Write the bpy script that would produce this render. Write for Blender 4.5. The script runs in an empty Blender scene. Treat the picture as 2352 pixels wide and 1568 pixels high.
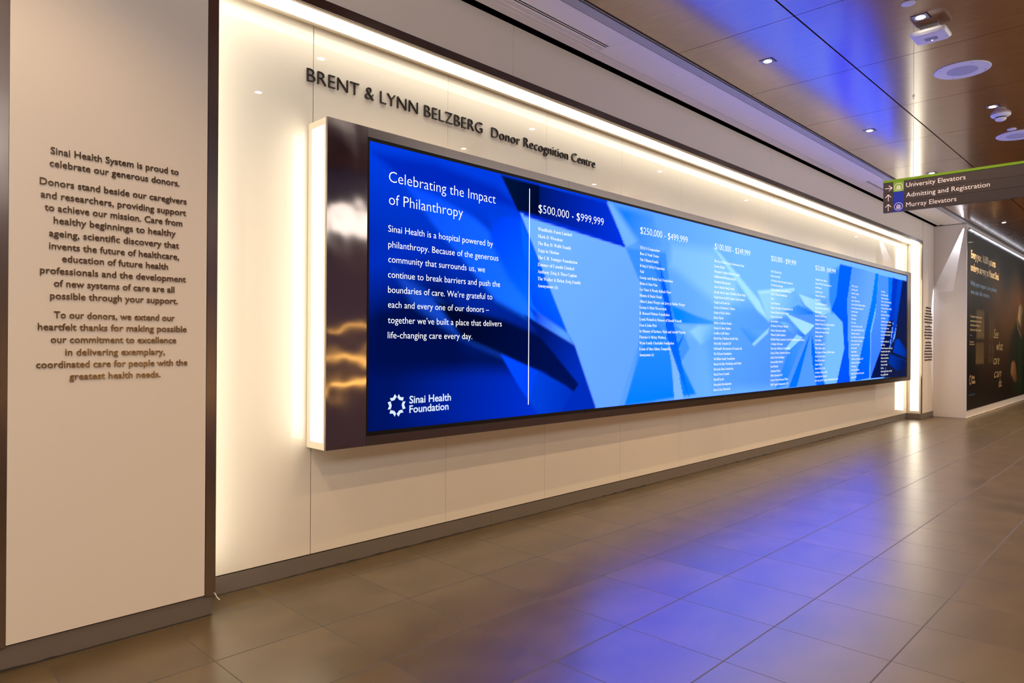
import bpy, bmesh, math, random
import numpy as np
from mathutils import Matrix, Vector

random.seed(7)
scene = bpy.context.scene
COL = scene.collection

# ------------------------------------------------------------------ camera, world, exposure
CAM_RIGHT = Vector((0.697735, -0.716333, 0.00579))
CAM_UP = Vector((-0.00541, 0.002814, 0.999981))
CAM_FWD = Vector((0.716336, 0.697753, 0.001912))
cam_data = bpy.data.cameras.new('camera')
cam_data.sensor_fit = 'HORIZONTAL'
cam_data.sensor_width = 36.0
cam_data.lens = 24.333
cam_data.clip_start = 0.05
cam_data.clip_end = 200
cam = bpy.data.objects.new('camera', cam_data)
COL.objects.link(cam)
rot = Matrix((CAM_RIGHT, CAM_UP, -CAM_FWD)).transposed()
cam.matrix_world = Matrix.Translation((0, 0, 1.5948)) @ rot.to_4x4()
scene.camera = cam

world = bpy.data.worlds.new('world')
scene.world = world
world.use_nodes = True
world.node_tree.nodes['Background'].inputs[0].default_value = (0.9, 0.85, 0.8, 1)
world.node_tree.nodes['Background'].inputs[1].default_value = 0.02

scene.view_settings.view_transform = 'Standard'
scene.view_settings.look = 'None'
scene.view_settings.exposure = 0.4
scene.view_settings.gamma = 1.0
scene.view_settings.use_curve_mapping = False
try:
    scene.cycles.max_bounces = 10
    scene.cycles.diffuse_bounces = 5
    scene.cycles.glossy_bounces = 6
    scene.cycles.sample_clamp_indirect = 6.0
    scene.cycles.use_denoising = True
except Exception:
    pass

# light levels
STRIP = 4.6
SPOT_W = 75.0
WARM = (1.0, 0.89, 0.69)
SPOT_C = (1.0, 0.69, 0.37)
SPILL_W = 480.0
SCREEN_BLUE = 10.5
SCR_NX, SCR_NZ = 560, 150
NAME_W = -0.012

BAND = 3.3           # radiance of the opposite luminous band, scaled for the added fill panels

# ------------------------------------------------------------------ measured places (metres)
YO = 4.07            # face of the corridor wall
YN = 4.35            # back of the lit recess
YS = 4.10            # face of the display
ZC = 4.27            # ceiling
NX0, NX1 = 1.695, 16.78
NZ1 = 3.777

MSG = [['Sinai Health System is proud to', 0.8609, 1.4723, 2.5248], ['celebrate our generous donors.', 0.857, 1.4781, 2.462], ['Donors stand beside our caregivers', 0.8163, 1.5168, 2.3663], ['and researchers, providing support', 0.8209, 1.5144, 2.3017], ['to achieve our mission. Care from', 0.8373, 1.494, 2.2401], ['healthy beginnings to healthy', 0.8757, 1.4593, 2.1792], ['ageing, scientific discovery that', 0.857, 1.4776, 2.1134], ['invents the future of healthcare,', 0.8574, 1.4781, 2.0504], ['education of future health', 0.9134, 1.4198, 1.9906], ['professionals and the development', 0.8197, 1.5159, 1.9266], ['of new systems of care are all', 0.879, 1.4542, 1.8645], ['possible through your support.', 0.8631, 1.4734, 1.8019], ['To our donors, we extend our', 0.88, 1.457, 1.7064], ['heartfelt thanks for making possible', 0.8124, 1.5214, 1.6455], ['our commitment to excellence', 0.8673, 1.4658, 1.5827], ['in delivering exemplary,', 0.9299, 1.4062, 1.5188], ['coordinated care for people with the', 0.8066, 1.5272, 1.4574], ['greatest health needs.', 0.9489, 1.3843, 1.3954]]
MSG_CAP = 0.0332
TITLE = [['BRENT & LYNN BELZBERG', 2.4195, 4.0763, 3.3893], 0.093]
SUB = [['Donor Recognition Centre', 4.1865, 5.6596, 3.3868], 0.0864]
HEAD = [['Celebrating the Impact', 2.9383, 4.0098, 2.746], ['of Philanthropy', 2.9395, 3.6493, 2.584]]
HEAD_CAP = 0.0779
BODY = [['Sinai Health is a hospital powered by', 2.9351, 3.9819, 2.3876], ['philanthropy. Because of the generous', 2.936, 4.0448, 2.2754], ['community that surrounds us, we', 2.9368, 3.8927, 2.1684], ['continue to break barriers and push the', 2.9353, 4.0668, 2.0588], ['boundaries of care. We’re grateful to', 2.9361, 3.9779, 1.9498], ['each and every one of our donors –', 2.9369, 3.9406, 1.8425], ['together we’ve built a place that delivers', 2.9366, 4.0898, 1.7308], ['life-changing care every day.', 2.9356, 3.756, 1.6222]]
BODY_CAP = 0.0478
LOGO = [['Sinai Health', 3.1326, 3.5357, 1.1435], ['Foundation', 3.1331, 3.5118, 1.074]]
LOGO_CAP = 0.0535
STAR = [3.0185, 1.1361, 0.079]
DIV = [4.4234, 1.0573, 2.9391]
COLS = [[['$500,000 - $999,999', 4.5408, 5.4964, 2.7491], 4.5345, 2.5878, 2.0874, 7, 0.6094, 'Windfields Farm Limited|Mark D. Wiseman|The Ray D. Wolfe Family|Yoga in Motion|The C.R. Younger Foundation|Zimmer of Canada Limited|Anthony Zwig & Thea Caplan|The Walter & Helen Zwig Family|Anonymous (6)'],
[['$250,000 - $499,999', 6.1344, 7.095, 2.7491], 6.1287, 2.5881, 1.4608, 14, 0.9136, 'TELUS Corporation|Rose & Noah Torno|The Ullman Family|Irving & Sylvia Ungerman|Vale|George and Helen Vari Foundation|Helen & Stan Vine|Les Viner & Wendy Bellack-Viner|Shamez & Daria Virani|Allen & Janet Werger and Jerry & Shelley Werger|George & Mytie Wasserstein|R. Howard Webster Foundation|Lynda Weinrib in Memory of Harold Weinrib|Fran & John Weir|In Memory of Barbara, Mark and Arnold Wigston|Florence & Mickey Winberg|Wynn Family Charitable Foundation|Estate of Shea Sidney Yampolsky|Anonymous (6)'],
[['$100,000 - $249,999', 7.7349, 8.6876, 2.7481], 7.7224, 2.5904, 1.0218, 0, 0.7975, 'The Earl & Renee Lyons Endowment Fund|Lenore Mackie|Macquarie Capital Markets Canada|Mallinckrodt Pharmaceuticals|Mandarin Restaurants|Aziz & Zubeda Manji Family|Joseph, Sheryl, Janet, Michelle & Ryan Mapa|Maple Downs Golf & Country Club Limited|Maple Leaf Foods Inc.|Estate of Frederick J. Marker|Estate of Sylvia Marks|Denis Marsh|Shirley & Judson Martin|Irving & Esther Matlow|Geoffrey & Jill Matus|David May & Barbara Kerbel-May|McCarthy Tétrault LLP|McDonald’s Restaurants of Canada Ltd.|The McLean Foundation|McMillan Family Foundation|Shawn & Kailee Mecklinger and Family|Mercedes-Benz Canada Inc.|Merck Frosst Canada|Merrill Lynch|Merrydale Developments|Dorit & Ezer Mevorach'],
[['$50,000 - $99,999', 9.3329, 10.1787, 2.749], 9.3253, 2.5896, 1.022, 15, 1.1587, 'Mia & David Lewis|Berta Lowenfeld|In Memory of Ian Alexander Macintosh|The MacLean Family|Madison Homes & Forest Hill Homes|Leslie & Wendy Mandelbaum|Manx|Ayala Manolson|Maple Leaf Sports & Entertainment Ltd.|Estate of Hugh Kenneth Margin|Estate of Jean Mark|Joven Marks|In Memory of Frances Mastella|Masters Insurance Limited|Wilmot & Judith Matthews|McBride Wallace Laurent & Cord LLP Barristers and Solicitors|A. Douglas McGregor|Mary Jane McKenzie & Tony Marr|Estate of Mary Catherine McLaren|Jordy & Pam Mecklinger|Sam and Olga Meister|David Merkel|Abraham Merker|Miller Bernstein LLP|Estate of Verna Herman Milton|MKP Capital Management, LLC'],
[['$25,000 - $49,999', 10.9263, 11.7879, 2.7502], 10.9206, 2.5902, 1.0201, 25, 0.9876, 'Campbell & Jane Laidlaw|Estate of Wilfred Charles Laurisson|Harold Lasser|Janice Lawrence|Michael & Marsha Lax|Wan H. Lee|Leeward Hedge Funds Inc.|Lerer Lakeside Architects Inc.|Blair Levinsky|Richard & Susan Levinsky|Michael & Caren Levy|Michelle & Michael Levy Family Foundation|Jonathan Lewis & Joanne Track|Lifetime and Company Limited|Gordon Lightfoot|Jessie Linden|Linwood Canada ULC|Willie & Hilary Lipkin|Marc Lipman, In Memory of Phyllis Lipman|Estate of David Lipson|Estate of Tom Lipson|Anthony Lisanti|Bennie & Beverly Little|In Memory of Doreen Little|Robin Yishi Liu & Jing Du|LIUNA Local 183 Training and Rehabilitation Centre'],
[None, 12.5316, 2.5892, 1.0215, 5, 0.7348, 'LIUNA Local 506|LIUNA Local 837|Harold L. Livergant|Audrey Loeb|Sydney & Sheila Loftus|Longo’s Family Charitable Foundation|Love Cuts Insurance Agency Ltd.|David M. Lubotta|Sheila Lubotta|Mimi Luring|Rose Luring|Estate of Gertrude Lyons-Bell|Major League Baseball Charity Inc.|Malka Investments Inc.|Gary Mandel & Susan Coles-Mandel|Manor Franchise Corporation|Estate of Louis Margel|David Maxwell|Maple Medical|Maple Lodge Farms|Meridian Asset Management, LP|Marlinstone Corporation|Marla Spring|Peter & Jane Mattinen|Mantella International Corporation|Margaret Bell'],
[None, 14.1388, 2.587, 1.0175, 12, 0.8687, 'Joan Malden|Mary & Hilary Mandel|Manson Investments Inc.|Mark D. & Sarah Lee MacDonald|Robert & Rhonda Mitchell|In Memory of John James Mitchell|Mel & Lee Midler|Ronald & Karen MacGregor|John Mulland|The Mildred & Nathan Freedman|David & Esther Charitable Trust|Charles & Donna Macklow|In Memory of Abe, Rosalind & Manheim|Estate of Helen Elise Meridith|Lisa Murray|David Morton Holdings Inc.|Jenny Mohan|Metropole Management Leasing Corp.|Metropolitan Equities Limited|Minacord Corporation|Millmore Auto Direct Inc.|Milan de Mirabelle|Anthony & Eva Miller|MKI Ltd.|Michael & Emily Michels and Family|Trudy and Shelby Mintz']]
PRICE_CAP = 0.0725
NAME_CAP = 0.0294
FACETS = [[[[2.736, 3.067], [6.365, 3.084], [6.388, 0.795], [2.752, 0.911]], [0, 58, 225], [0, 18, 90], [[3.363, 2.809], [3.205, 1.549]], 0],
[[[2.76, 2.28], [3.366, 2.345], [3.637, 1.685], [3.783, 0.917], [2.769, 0.971]], [0, 45, 190], [0, 14, 78], [[2.852, 2.166], [2.967, 1.8]], 0.12],
[[[2.766, 1.367], [3.827, 1.371], [4.623, 1.352], [4.686, 0.881], [2.769, 0.955]], [0, 20, 100], [0, 48, 215], [[2.971, 1.235], [4.568, 0.968]], 0.1],
[[[2.809, 2.93], [3.362, 2.958], [4.012, 2.883], [4.329, 2.747], [3.628, 2.785], [3.076, 2.76]], [0, 40, 190], None, None, 0.05],
[[[3.076, 2.76], [3.406, 2.699], [3.77, 2.597], [4.119, 2.425], [4.558, 2.163], [4.986, 1.687], [4.562, 1.758], [4.02, 1.944], [3.632, 2.27], [3.365, 2.477]], [10, 75, 235], [25, 110, 255], [[3.197, 2.716], [4.503, 1.929]], 0.04],
[[[3.914, 2.688], [4.329, 2.672], [4.986, 1.687], [4.532, 1.854], [4.173, 2.136], [3.966, 2.408]], [0, 60, 225], [0, 105, 255], [[4.014, 2.63], [4.678, 1.859]], 0.05],
[[[2.984, 2.115], [3.413, 1.915], [3.923, 1.583], [4.232, 1.436], [3.592, 1.651], [3.162, 1.871]], [20, 70, 200], None, None, 0.05],
[[[3.37, 1.913], [3.728, 1.844], [4.124, 1.785], [4.562, 1.662], [4.925, 1.425], [5.119, 1.217], [4.565, 1.346], [4.075, 1.503], [3.637, 1.634]], [0, 8, 48], [0, 16, 85], [[3.824, 1.724], [4.926, 1.304]], 0.03],
[[[4.075, 1.503], [4.565, 1.346], [4.927, 1.204], [5.376, 0.962], [4.568, 0.948], [4.314, 1.21]], [0, 70, 240], [0, 40, 180], [[4.233, 1.324], [5.186, 1.007]], 0.01],
[[[4.307, 2.714], [5.863, 2.579], [6.206, 2.279], [6.251, 1.913], [6.098, 0.916], [5.376, 0.945], [5.05, 1.586], [4.954, 1.687]], [120, 168, 255], [105, 155, 255], [[4.612, 2.632], [5.601, 1.112]], 0.008],
[[[4.308, 2.669], [4.954, 1.687], [4.69, 1.773], [4.475, 1.928], [4.36, 2.3]], [0, 92, 255], [0, 60, 235], [[4.675, 2.132], [4.419, 1.85]], 0.01],
[[[4.418, 1.918], [4.954, 1.687], [5.05, 1.578], [4.533, 1.769]], [90, 150, 255], [0, 60, 220], [[4.861, 1.665], [4.476, 1.794]], 0.02],
[[[4.364, 1.84], [5.063, 1.566], [5.39, 0.966], [4.867, 0.967], [5.119, 1.209], [4.562, 1.662]], [0, 45, 190], [0, 22, 110], [[5.117, 1.34], [4.563, 1.623]], 0.012],
[[[4.078, 2.992], [5.569, 2.976], [5.863, 2.579], [4.496, 2.683], [4.275, 2.732]], [0, 14, 52], [0, 48, 225], [[4.328, 2.86], [5.733, 2.772]], 0.006],
[[[4.078, 2.992], [4.551, 2.991], [4.553, 2.702], [4.275, 2.732]], [0, 20, 60], [0, 10, 48], [[4.114, 2.936], [4.495, 2.809]], 0.01],
[[[4.329, 2.728], [5.886, 2.613], [5.863, 2.579], [4.357, 2.691]], [0, 45, 215], None, None, 0.015],
[[[5.555, 3.008], [16.32, 3.173], [16.36, 0.791], [5.75, 0.93], [6.131, 1.635], [6.142, 2.229], [5.863, 2.579]], [92, 150, 255], [125, 178, 255], [[6.123, 2.455], [8.393, 2.656]], 0],
[[[5.555, 2.982], [5.701, 2.978], [6.202, 2.715], [6.002, 2.625], [5.886, 2.586]], [120, 170, 255], None, None, 0.02],
[[[5.671, 2.973], [6.366, 2.972], [6.541, 2.682], [6.287, 2.47], [6.122, 2.638]], [20, 120, 255], [90, 150, 255], [[5.883, 2.924], [6.455, 2.673]], 0.06],
[[[5.886, 2.568], [6.63, 2.596], [6.771, 2.027], [7.154, 1.542], [6.386, 0.935], [5.901, 0.964], [6.116, 1.543], [6.175, 2.185]], [60, 135, 255], [70, 140, 255], [[6.124, 2.364], [6.38, 1.543]], 0.02],
[[[6.197, 1.589], [6.463, 1.802], [6.776, 1.591], [7.308, 1.007], [5.863, 0.958]], [40, 130, 255], [0, 118, 255], [[6.379, 1.636], [6.386, 0.982]], 0.02],
[[[6.371, 2.477], [6.526, 2.491], [6.689, 2.12], [6.636, 2.022]], [40, 120, 255], None, None, 0.02],
[[[6.638, 1.83], [6.802, 1.737], [6.964, 1.295], [6.847, 0.932], [6.731, 1.542]], [125, 170, 255], None, None, 0.02],
[[[6.517, 2.466], [6.698, 2.101], [6.82, 1.771], [6.992, 1.344], [7.16, 0.964], [6.937, 1.246], [6.666, 1.658], [6.582, 2.115]], [0, 88, 255], [0, 105, 255], [[6.727, 1.929], [7.11, 1.141]], 0.004],
[[[6.666, 1.658], [6.899, 1.297], [7.034, 0.956], [6.828, 0.957], [6.778, 1.348]], [130, 172, 255], None, None, 0.006],
[[[6.753, 2.027], [7.299, 1.923], [7.716, 1.868], [8.402, 1.83], [6.838, 1.825]], [0, 125, 255], [60, 145, 255], [[6.911, 1.886], [7.716, 1.847]], 0.02],
[[[6.838, 1.815], [8.402, 1.819], [8.286, 1.54], [7.153, 1.667]], [120, 170, 255], None, None, 0.03],
[[[7.152, 1.742], [7.35, 1.812], [7.936, 1.836], [7.559, 1.619], [7.404, 1.592]], [150, 195, 255], [120, 175, 255], [[7.301, 1.745], [7.718, 1.646]], 0.03],
[[[6.886, 1.591], [7.008, 1.691], [7.008, 1.666], [6.915, 1.542]], [0, 110, 255], None, None, 0.01],
[[[6.764, 2.706], [7.707, 2.727], [8.276, 2.424], [8.399, 2.098], [7.713, 2.121], [6.721, 2.46]], [135, 182, 255], [150, 195, 255], [[6.904, 2.573], [8.161, 2.197]], 0.1],
[[[8.28, 2.093], [11.403, 2.297], [11.237, 0.917], [7.725, 1.013], [7.506, 1.645]], [95, 155, 255], [85, 140, 255], [[8.401, 1.986], [9.182, 1.063]], 0.15],
[[[7.707, 2.753], [7.871, 2.706], [8.968, 2.181], [9.283, 1.909], [8.903, 2.05], [8.396, 2.349]], [175, 215, 255], None, None, 0.03],
[[[8.914, 2.306], [10.118, 2.42], [10.327, 2.246], [10.525, 2.111], [9.595, 1.966], [9.241, 1.925]], [160, 202, 255], [115, 170, 255], [[9.306, 2.329], [10.045, 2.011]], 0.04],
[[[8.914, 2.306], [10.118, 2.42], [10.134, 2.377], [8.967, 2.268]], [180, 215, 255], None, None, 0.015],
[[[8.403, 1.807], [8.972, 1.79], [9.243, 1.794], [8.805, 1.573]], [55, 135, 255], [95, 155, 255], [[8.779, 1.596], [8.841, 1.781]], 0.02],
[[[9.284, 1.825], [9.243, 1.747], [8.818, 1.573], [8.753, 1.596]], [160, 200, 255], None, None, 0.02],
[[[9.74, 2.057], [10.279, 2.179], [10.865, 2.084], [10.831, 2.056], [9.967, 2.027]], [25, 115, 255], [80, 150, 255], [[10.727, 2.086], [9.891, 2.05]], 0.02],
[[[10.293, 2.341], [11.039, 2.28], [11.633, 2.153], [11.259, 2.043], [10.865, 2.097], [10.524, 2.19]], [175, 212, 255], [150, 195, 255], [[10.523, 2.255], [11.406, 2.124]], 0.012],
[[[9.8, 2.04], [10.903, 1.891], [10.547, 1.732], [10.366, 1.743]], [175, 212, 255], None, None, 0.006],
[[[9.8, 2.04], [10.366, 1.743], [10.497, 1.745], [10.015, 1.947]], [80, 150, 255], None, None, 0.01],
[[[9.595, 1.917], [9.892, 1.912], [10.563, 1.732], [10.464, 1.679], [9.97, 1.788]], [120, 175, 255], [40, 110, 250], [[9.743, 1.877], [10.464, 1.698]], 0.01],
[[[10.221, 1.741], [10.464, 1.698], [9.974, 1.518], [9.792, 1.524]], [155, 200, 255], None, None, 0.006],
[[[10.63, 1.773], [10.336, 1.536], [9.828, 1.007], [9.505, 0.978], [9.928, 1.499]], [40, 128, 255], [75, 140, 255], [[9.75, 1.289], [10.532, 1.601]], 0.012],
[[[10.765, 1.801], [10.231, 0.972], [9.934, 0.966], [10.499, 1.536]], [0, 108, 255], None, None, 0.004],
[[[10.765, 1.801], [10.907, 1.535], [11.347, 0.953], [10.985, 0.954], [10.806, 1.335]], [0, 100, 255], None, None, 0.004],
[[[10.765, 1.801], [10.806, 1.335], [10.985, 0.954], [10.247, 0.965]], [85, 145, 255], None, None, 0.004],
[[[11.491, 2.755], [12.078, 2.909], [11.985, 2.253], [11.633, 2.097], [11.497, 2.302]], [50, 130, 255], None, None, 0.06],
[[[11.976, 2.929], [12.581, 2.929], [12.333, 2.356], [12.403, 1.902], [12.502, 0.937], [11.824, 0.92], [12.199, 1.532], [12.111, 1.968], [11.594, 2.152], [11.824, 2.389]], [0, 92, 255], [0, 78, 245], [[12.081, 2.692], [12.31, 1.018]], 0.015],
[[[12.56, 2.934], [13.815, 2.918], [13.6, 2.402], [12.762, 0.965], [12.48, 0.938], [12.362, 1.827], [12.333, 2.356]], [90, 145, 255], [110, 160, 255], [[12.607, 2.654], [13.29, 2.309]], 0.004],
[[[13.815, 2.918], [14.017, 2.917], [13.848, 2.334], [13.535, 1.846], [13.5, 0.994], [12.74, 0.966], [13.6, 2.402]], [0, 122, 255], [0, 90, 250], [[13.768, 2.73], [13.308, 1.063]], 0.006],
[[[13.966, 2.905], [14.625, 2.904], [14.663, 2.201], [14.296, 1.611], [13.548, 0.993], [13.561, 1.767], [13.826, 2.172]], [80, 140, 255], [60, 120, 245], [[14.021, 2.666], [14.041, 1.285]], 0.006],
[[[14.598, 2.902], [14.874, 2.905], [14.771, 2.373], [14.64, 1.948], [14.554, 2.197]], [0, 110, 255], None, None, 0.006],
[[[14.846, 2.912], [15.217, 2.904], [15.052, 2.386], [14.888, 2.038], [14.56, 1.863], [14.743, 2.372]], [0, 55, 205], None, None, 0.004],
[[[15.188, 2.902], [15.573, 2.902], [15.286, 2.222], [14.893, 1.698], [14.623, 1.276], [14.835, 1.867]], [0, 72, 225], [10, 55, 180], [[15.278, 2.743], [14.84, 1.528]], 0.006],
[[[14.557, 2.047], [14.887, 2.081], [14.674, 1.528], [14.306, 0.985], [13.548, 0.985], [14.244, 1.611]], [8, 22, 80], None, None, 0.003],
[[[15.513, 2.907], [16.005, 2.905], [15.912, 0.898], [14.306, 0.968], [14.674, 1.528], [15.006, 1.741]], [12, 30, 95], [20, 28, 70], [[15.515, 2.757], [15.65, 1.88]], 0.02],
[[[15.035, 1.699], [15.265, 1.718], [15.81, 1.472], [15.783, 1.241], [14.843, 1.341]], [0, 60, 190], [0, 45, 150], [[15.122, 1.613], [15.72, 1.304]], 0.006],
[[[14.841, 1.46], [15.843, 1.329], [15.813, 1.276], [14.786, 1.409]], [14, 26, 70], None, None, 0.006],
[[[14.675, 1.427], [15.782, 1.259], [15.784, 1.125], [15.13, 1.096], [14.624, 1.235]], [0, 52, 165], [10, 28, 90], [[14.842, 1.358], [15.482, 1.105]], 0.01]]
SCREEN = [2.773, 15.786, 0.965, 3.006]
SIGN = {'TL': [1.9997, 3.1001], 'BL': [1.9968, 2.8061], 'GB': [1.998, 3.077], 'R1': [1.9976, 2.9847], 'R2': [1.9972, 2.893], 'SQ0': [1.9139, 3.0152], 'SQ1': [1.8285, 3.0141], 'A1': [1.953, 3.0253], 'A2': [1.9564, 2.9363], 'A3': [1.956, 2.8486], 'A1l': [1.983, 3.0256], 'A1r': [1.9242, 3.0245], 'C1': [1.8705, 3.0252], 'C2': [1.8698, 2.8503], 'C1l': [1.9059, 3.0259], 'C1t': [1.8707, 3.0601], 'C1b': [1.8704, 2.9909]}
SIGNT = [['University Elevators', 1.8095, 1.3538, 3.0142], ['Admitting and Registration', 1.8091, 1.1802, 2.9247], ['Murray Elevators', 1.8088, 1.42, 2.8373]]
SIGN_CAP = 0.04
PT1 = [['Every year, 16,800 patients', 18.131, 20.869, 3.549], ['undergo surgery at Mount Sinai.', 18.103, 21.332, 3.262]]
PT1_CAP = 0.167
PT2 = [['With your support, our patients', 18.09, 21.01, 2.938], ['we can do more.', 18.094, 20.149, 2.75]]
PT2_CAP = 0.099
PT3 = [['Thousands of operations each', 18.094, 19.283, 2.222], ['year mean more time at home', 18.082, 19.237, 2.124], ['with family and friends, so', 18.076, 19.112, 2.027], ['thank you for all your support', 18.071, 19.21, 1.926]]
PT4 = [['Surgeon', 18.034, 18.448, 1.662], ['Mount Sinai', 18.035, 18.494, 1.605]]
PT5 = [['See', 20.694, 21.293, 1.779], ['what', 21.048, 21.912, 1.473], ['care', 20.69, 21.433, 1.124], ['can', 20.761, 21.663, 0.79], ['do.', 21.351, 21.787, 0.532]]
PT6 = [['Sinai', 18.252, 18.524, 0.846], ['Health', 18.254, 18.601, 0.738]]
PT7 = [[17.972, 0.479], [18.583, 0.514]]
PDASH = [[18.045, 1.815], [18.261, 1.837]]
PSTAR = [18.101, 0.828]
PRECT = [[18.733, 2.423, 19.568, 1.767], [18.657, 1.672, 19.532, 1.164], [20.127, 2.319, 20.347, 1.769], [20.44, 2.329, 20.739, 1.772], [20.125, 1.627, 20.303, 1.388], [20.456, 1.627, 20.729, 1.389], [20.114, 1.346, 20.308, 1.171], [20.444, 1.343, 20.662, 1.165]]
PFIG = {'scrubs': [[23.047, 1.88], [23.541, 2.067], [23.935, 2.339], [24.35, 2.248], [24.724, 1.858], [25.185, 1.906], [25.231, 0.156], [23.815, 0.185], [23.36, 0.328], [23.075, 0.736], [22.695, 0.942], [22.84, 1.526]], 'mask': [[24.338, 2.723], [24.7, 2.801], [24.951, 2.664], [24.71, 2.403], [24.595, 2.128], [24.29, 2.267], [24.109, 2.385]], 'strap': [[23.9, 2.359], [24.051, 2.373], [24.294, 2.102], [24.723, 1.89], [24.602, 1.861], [24.117, 2.078]], 'face': [[24.12, 2.878], [24.328, 3.116], [24.69, 3.188], [25.004, 3.048], [25.074, 2.796], [24.703, 2.697], [24.278, 2.741]], 'hand': [[23.175, 1.129], [23.451, 1.175], [23.735, 1.12], [23.913, 0.913], [24.036, 0.624], [23.806, 0.571], [23.464, 0.644], [23.294, 0.759], [23.041, 0.816], [23.069, 0.973]]}
POST = [[17.772, 0.174], [17.756, 4.125], [25.225, 0.164], [25.122, 4.107]]
TUBE = [[17.948, 3.41, 4.156], [24.977, 3.41, 4.067]]
PDASH = [PDASH[0][0], PDASH[0][1]]
FLOOR_X0, FLOOR_Y0 = 3.2464, 2.2632

# ------------------------------------------------------------------ helpers
def srgb(r, g, b):
    f = lambda c: c / 12.92 if c <= 0.04045 else ((c + 0.055) / 1.055) ** 2.4
    return (f(r / 255.0), f(g / 255.0), f(b / 255.0))

def tag(o, label=None, cat=None, group=None, kind=None):
    if label: o['label'] = label
    if cat: o['category'] = cat
    if group: o['group'] = group
    if kind: o['kind'] = kind
    return o

def empty(name, loc=(0, 0, 0)):
    o = bpy.data.objects.new(name, None)
    o.empty_display_size = 0.1
    COL.objects.link(o)
    o.location = loc
    return o

class MB:
    def __init__(self):
        self.v = []; self.f = []
    def add(self, vs, fs):
        b = len(self.v)
        self.v += [tuple(p) for p in vs]
        self.f += [tuple(b + i for i in f) for f in fs]
        return self
    def box(self, x0, x1, y0, y1, z0, z1):
        vs = [(x, y, z) for x in (x0, x1) for y in (y0, y1) for z in (z0, z1)]
        return self.add(vs, [(0, 1, 3, 2), (4, 6, 7, 5), (0, 4, 5, 1), (2, 3, 7, 6), (0, 2, 6, 4), (1, 5, 7, 3)])
    def quad(self, a, b, c, d):
        return self.add([a, b, c, d], [(0, 1, 2, 3)])
    def lathe(self, prof, c, axis='z', n=32):
        """prof: list of (radius, height) ; closed with caps where radius is 0"""
        vs = []; fs = []
        for r, h in prof:
            for k in range(n):
                a = 2 * math.pi * k / n
                if axis == 'z':
                    vs.append((c[0] + r * math.cos(a), c[1] + r * math.sin(a), c[2] + h))
                elif axis == 'x':
                    vs.append((c[0] + h, c[1] + r * math.cos(a), c[2] + r * math.sin(a)))
                else:
                    vs.append((c[0] + r * math.cos(a), c[1] + h, c[2] + r * math.sin(a)))
        m = len(prof)
        for i in range(m - 1):
            for k in range(n):
                fs.append((i * n + k, i * n + (k + 1) % n, (i + 1) * n + (k + 1) % n, (i + 1) * n + k))
        fs.append(tuple(range(n))[::-1]); fs.append(tuple((m - 1) * n + k for k in range(n)))
        return self.add(vs, fs)
    def tube(self, pts, r, n=8):
        vs = []; fs = []
        P = [Vector(p) for p in pts]
        for i, p in enumerate(P):
            d = (P[min(i + 1, len(P) - 1)] - P[max(i - 1, 0)]).normalized()
            a = d.cross(Vector((0, 0, 1)))
            if a.length < 1e-3: a = Vector((1, 0, 0))
            a.normalize(); b = d.cross(a)
            for k in range(n):
                t = 2 * math.pi * k / n
                vs.append(p + a * r * math.cos(t) + b * r * math.sin(t))
        for i in range(len(P) - 1):
            for k in range(n):
                fs.append((i * n + k, i * n + (k + 1) % n, (i + 1) * n + (k + 1) % n, (i + 1) * n + k))
        fs.append(tuple(range(n))); fs.append(tuple((len(P) - 1) * n + k for k in range(n)))
        return self.add(vs, fs)
    def build(self, name, mat, parent=None, bevel=0, smooth=False):
        me = bpy.data.meshes.new(name)
        off = Vector((0, 0, 0))
        if parent is None:
            xs = list(zip(*self.v))
            off = Vector(((min(xs[0]) + max(xs[0])) / 2, (min(xs[1]) + max(xs[1])) / 2, min(xs[2])))
        else:
            off = world_loc(parent)
        me.from_pydata([tuple(Vector(p) - off) for p in self.v], [], self.f)
        bm = bmesh.new(); bm.from_mesh(me)
        bmesh.ops.recalc_face_normals(bm, faces=bm.faces)
        bm.to_mesh(me); bm.free()
        if mat: me.materials.append(mat)
        if smooth:
            for p in me.polygons: p.use_smooth = True
        o = bpy.data.objects.new(name, me)
        COL.objects.link(o)
        if parent is None: o.location = off
        else: o.parent = parent
        if bevel:
            m = o.modifiers.new('bevel', 'BEVEL'); m.width = bevel; m.segments = 2; m.limit_method = 'ANGLE'
        return o

def world_loc(o):
    v = Vector((0, 0, 0))
    while o is not None:
        v += o.location; o = o.parent
    return v

def copy_tree(o, loc, label=None):
    c = o.copy(); COL.objects.link(c); c.location = loc
    if label: c['label'] = label
    for ch in list(o.children):
        d = ch.copy(); COL.objects.link(d); d.parent = c
        for g in list(ch.children):
            e = g.copy(); COL.objects.link(e); e.parent = d
    return c

# map from a flat drawing (u right, v up, w out of the surface) to the room
def on_wall(Y):
    return lambda u, v, w: (u, Y - w, v)
def on_cross(X):
    return lambda u, v, w: (X - w, -u, v)

_raw = {}
def raw_text(body, offset=0.0, extrude=0.0, res=3, shear=0.0):
    key = (body, offset, extrude, shear)
    if key in _raw: return _raw[key]
    cu = bpy.data.curves.new('lettering', 'FONT')
    cu.body = body; cu.size = 1.0; cu.resolution_u = res; cu.offset = offset; cu.extrude = extrude; cu.shear = shear
    ob = bpy.data.objects.new('lettering', cu)
    COL.objects.link(ob)
    dg = bpy.context.evaluated_depsgraph_get()
    me = ob.evaluated_get(dg).to_mesh()
    n = len(me.vertices)
    co = np.empty(n * 3); me.vertices.foreach_get('co', co); co = co.reshape(-1, 3)
    fs = [tuple(p.vertices) for p in me.polygons]
    ob.evaluated_get(dg).to_mesh_clear()
    bpy.data.objects.remove(ob); bpy.data.curves.remove(cu)
    _raw[key] = (co, fs)
    return co, fs

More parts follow.
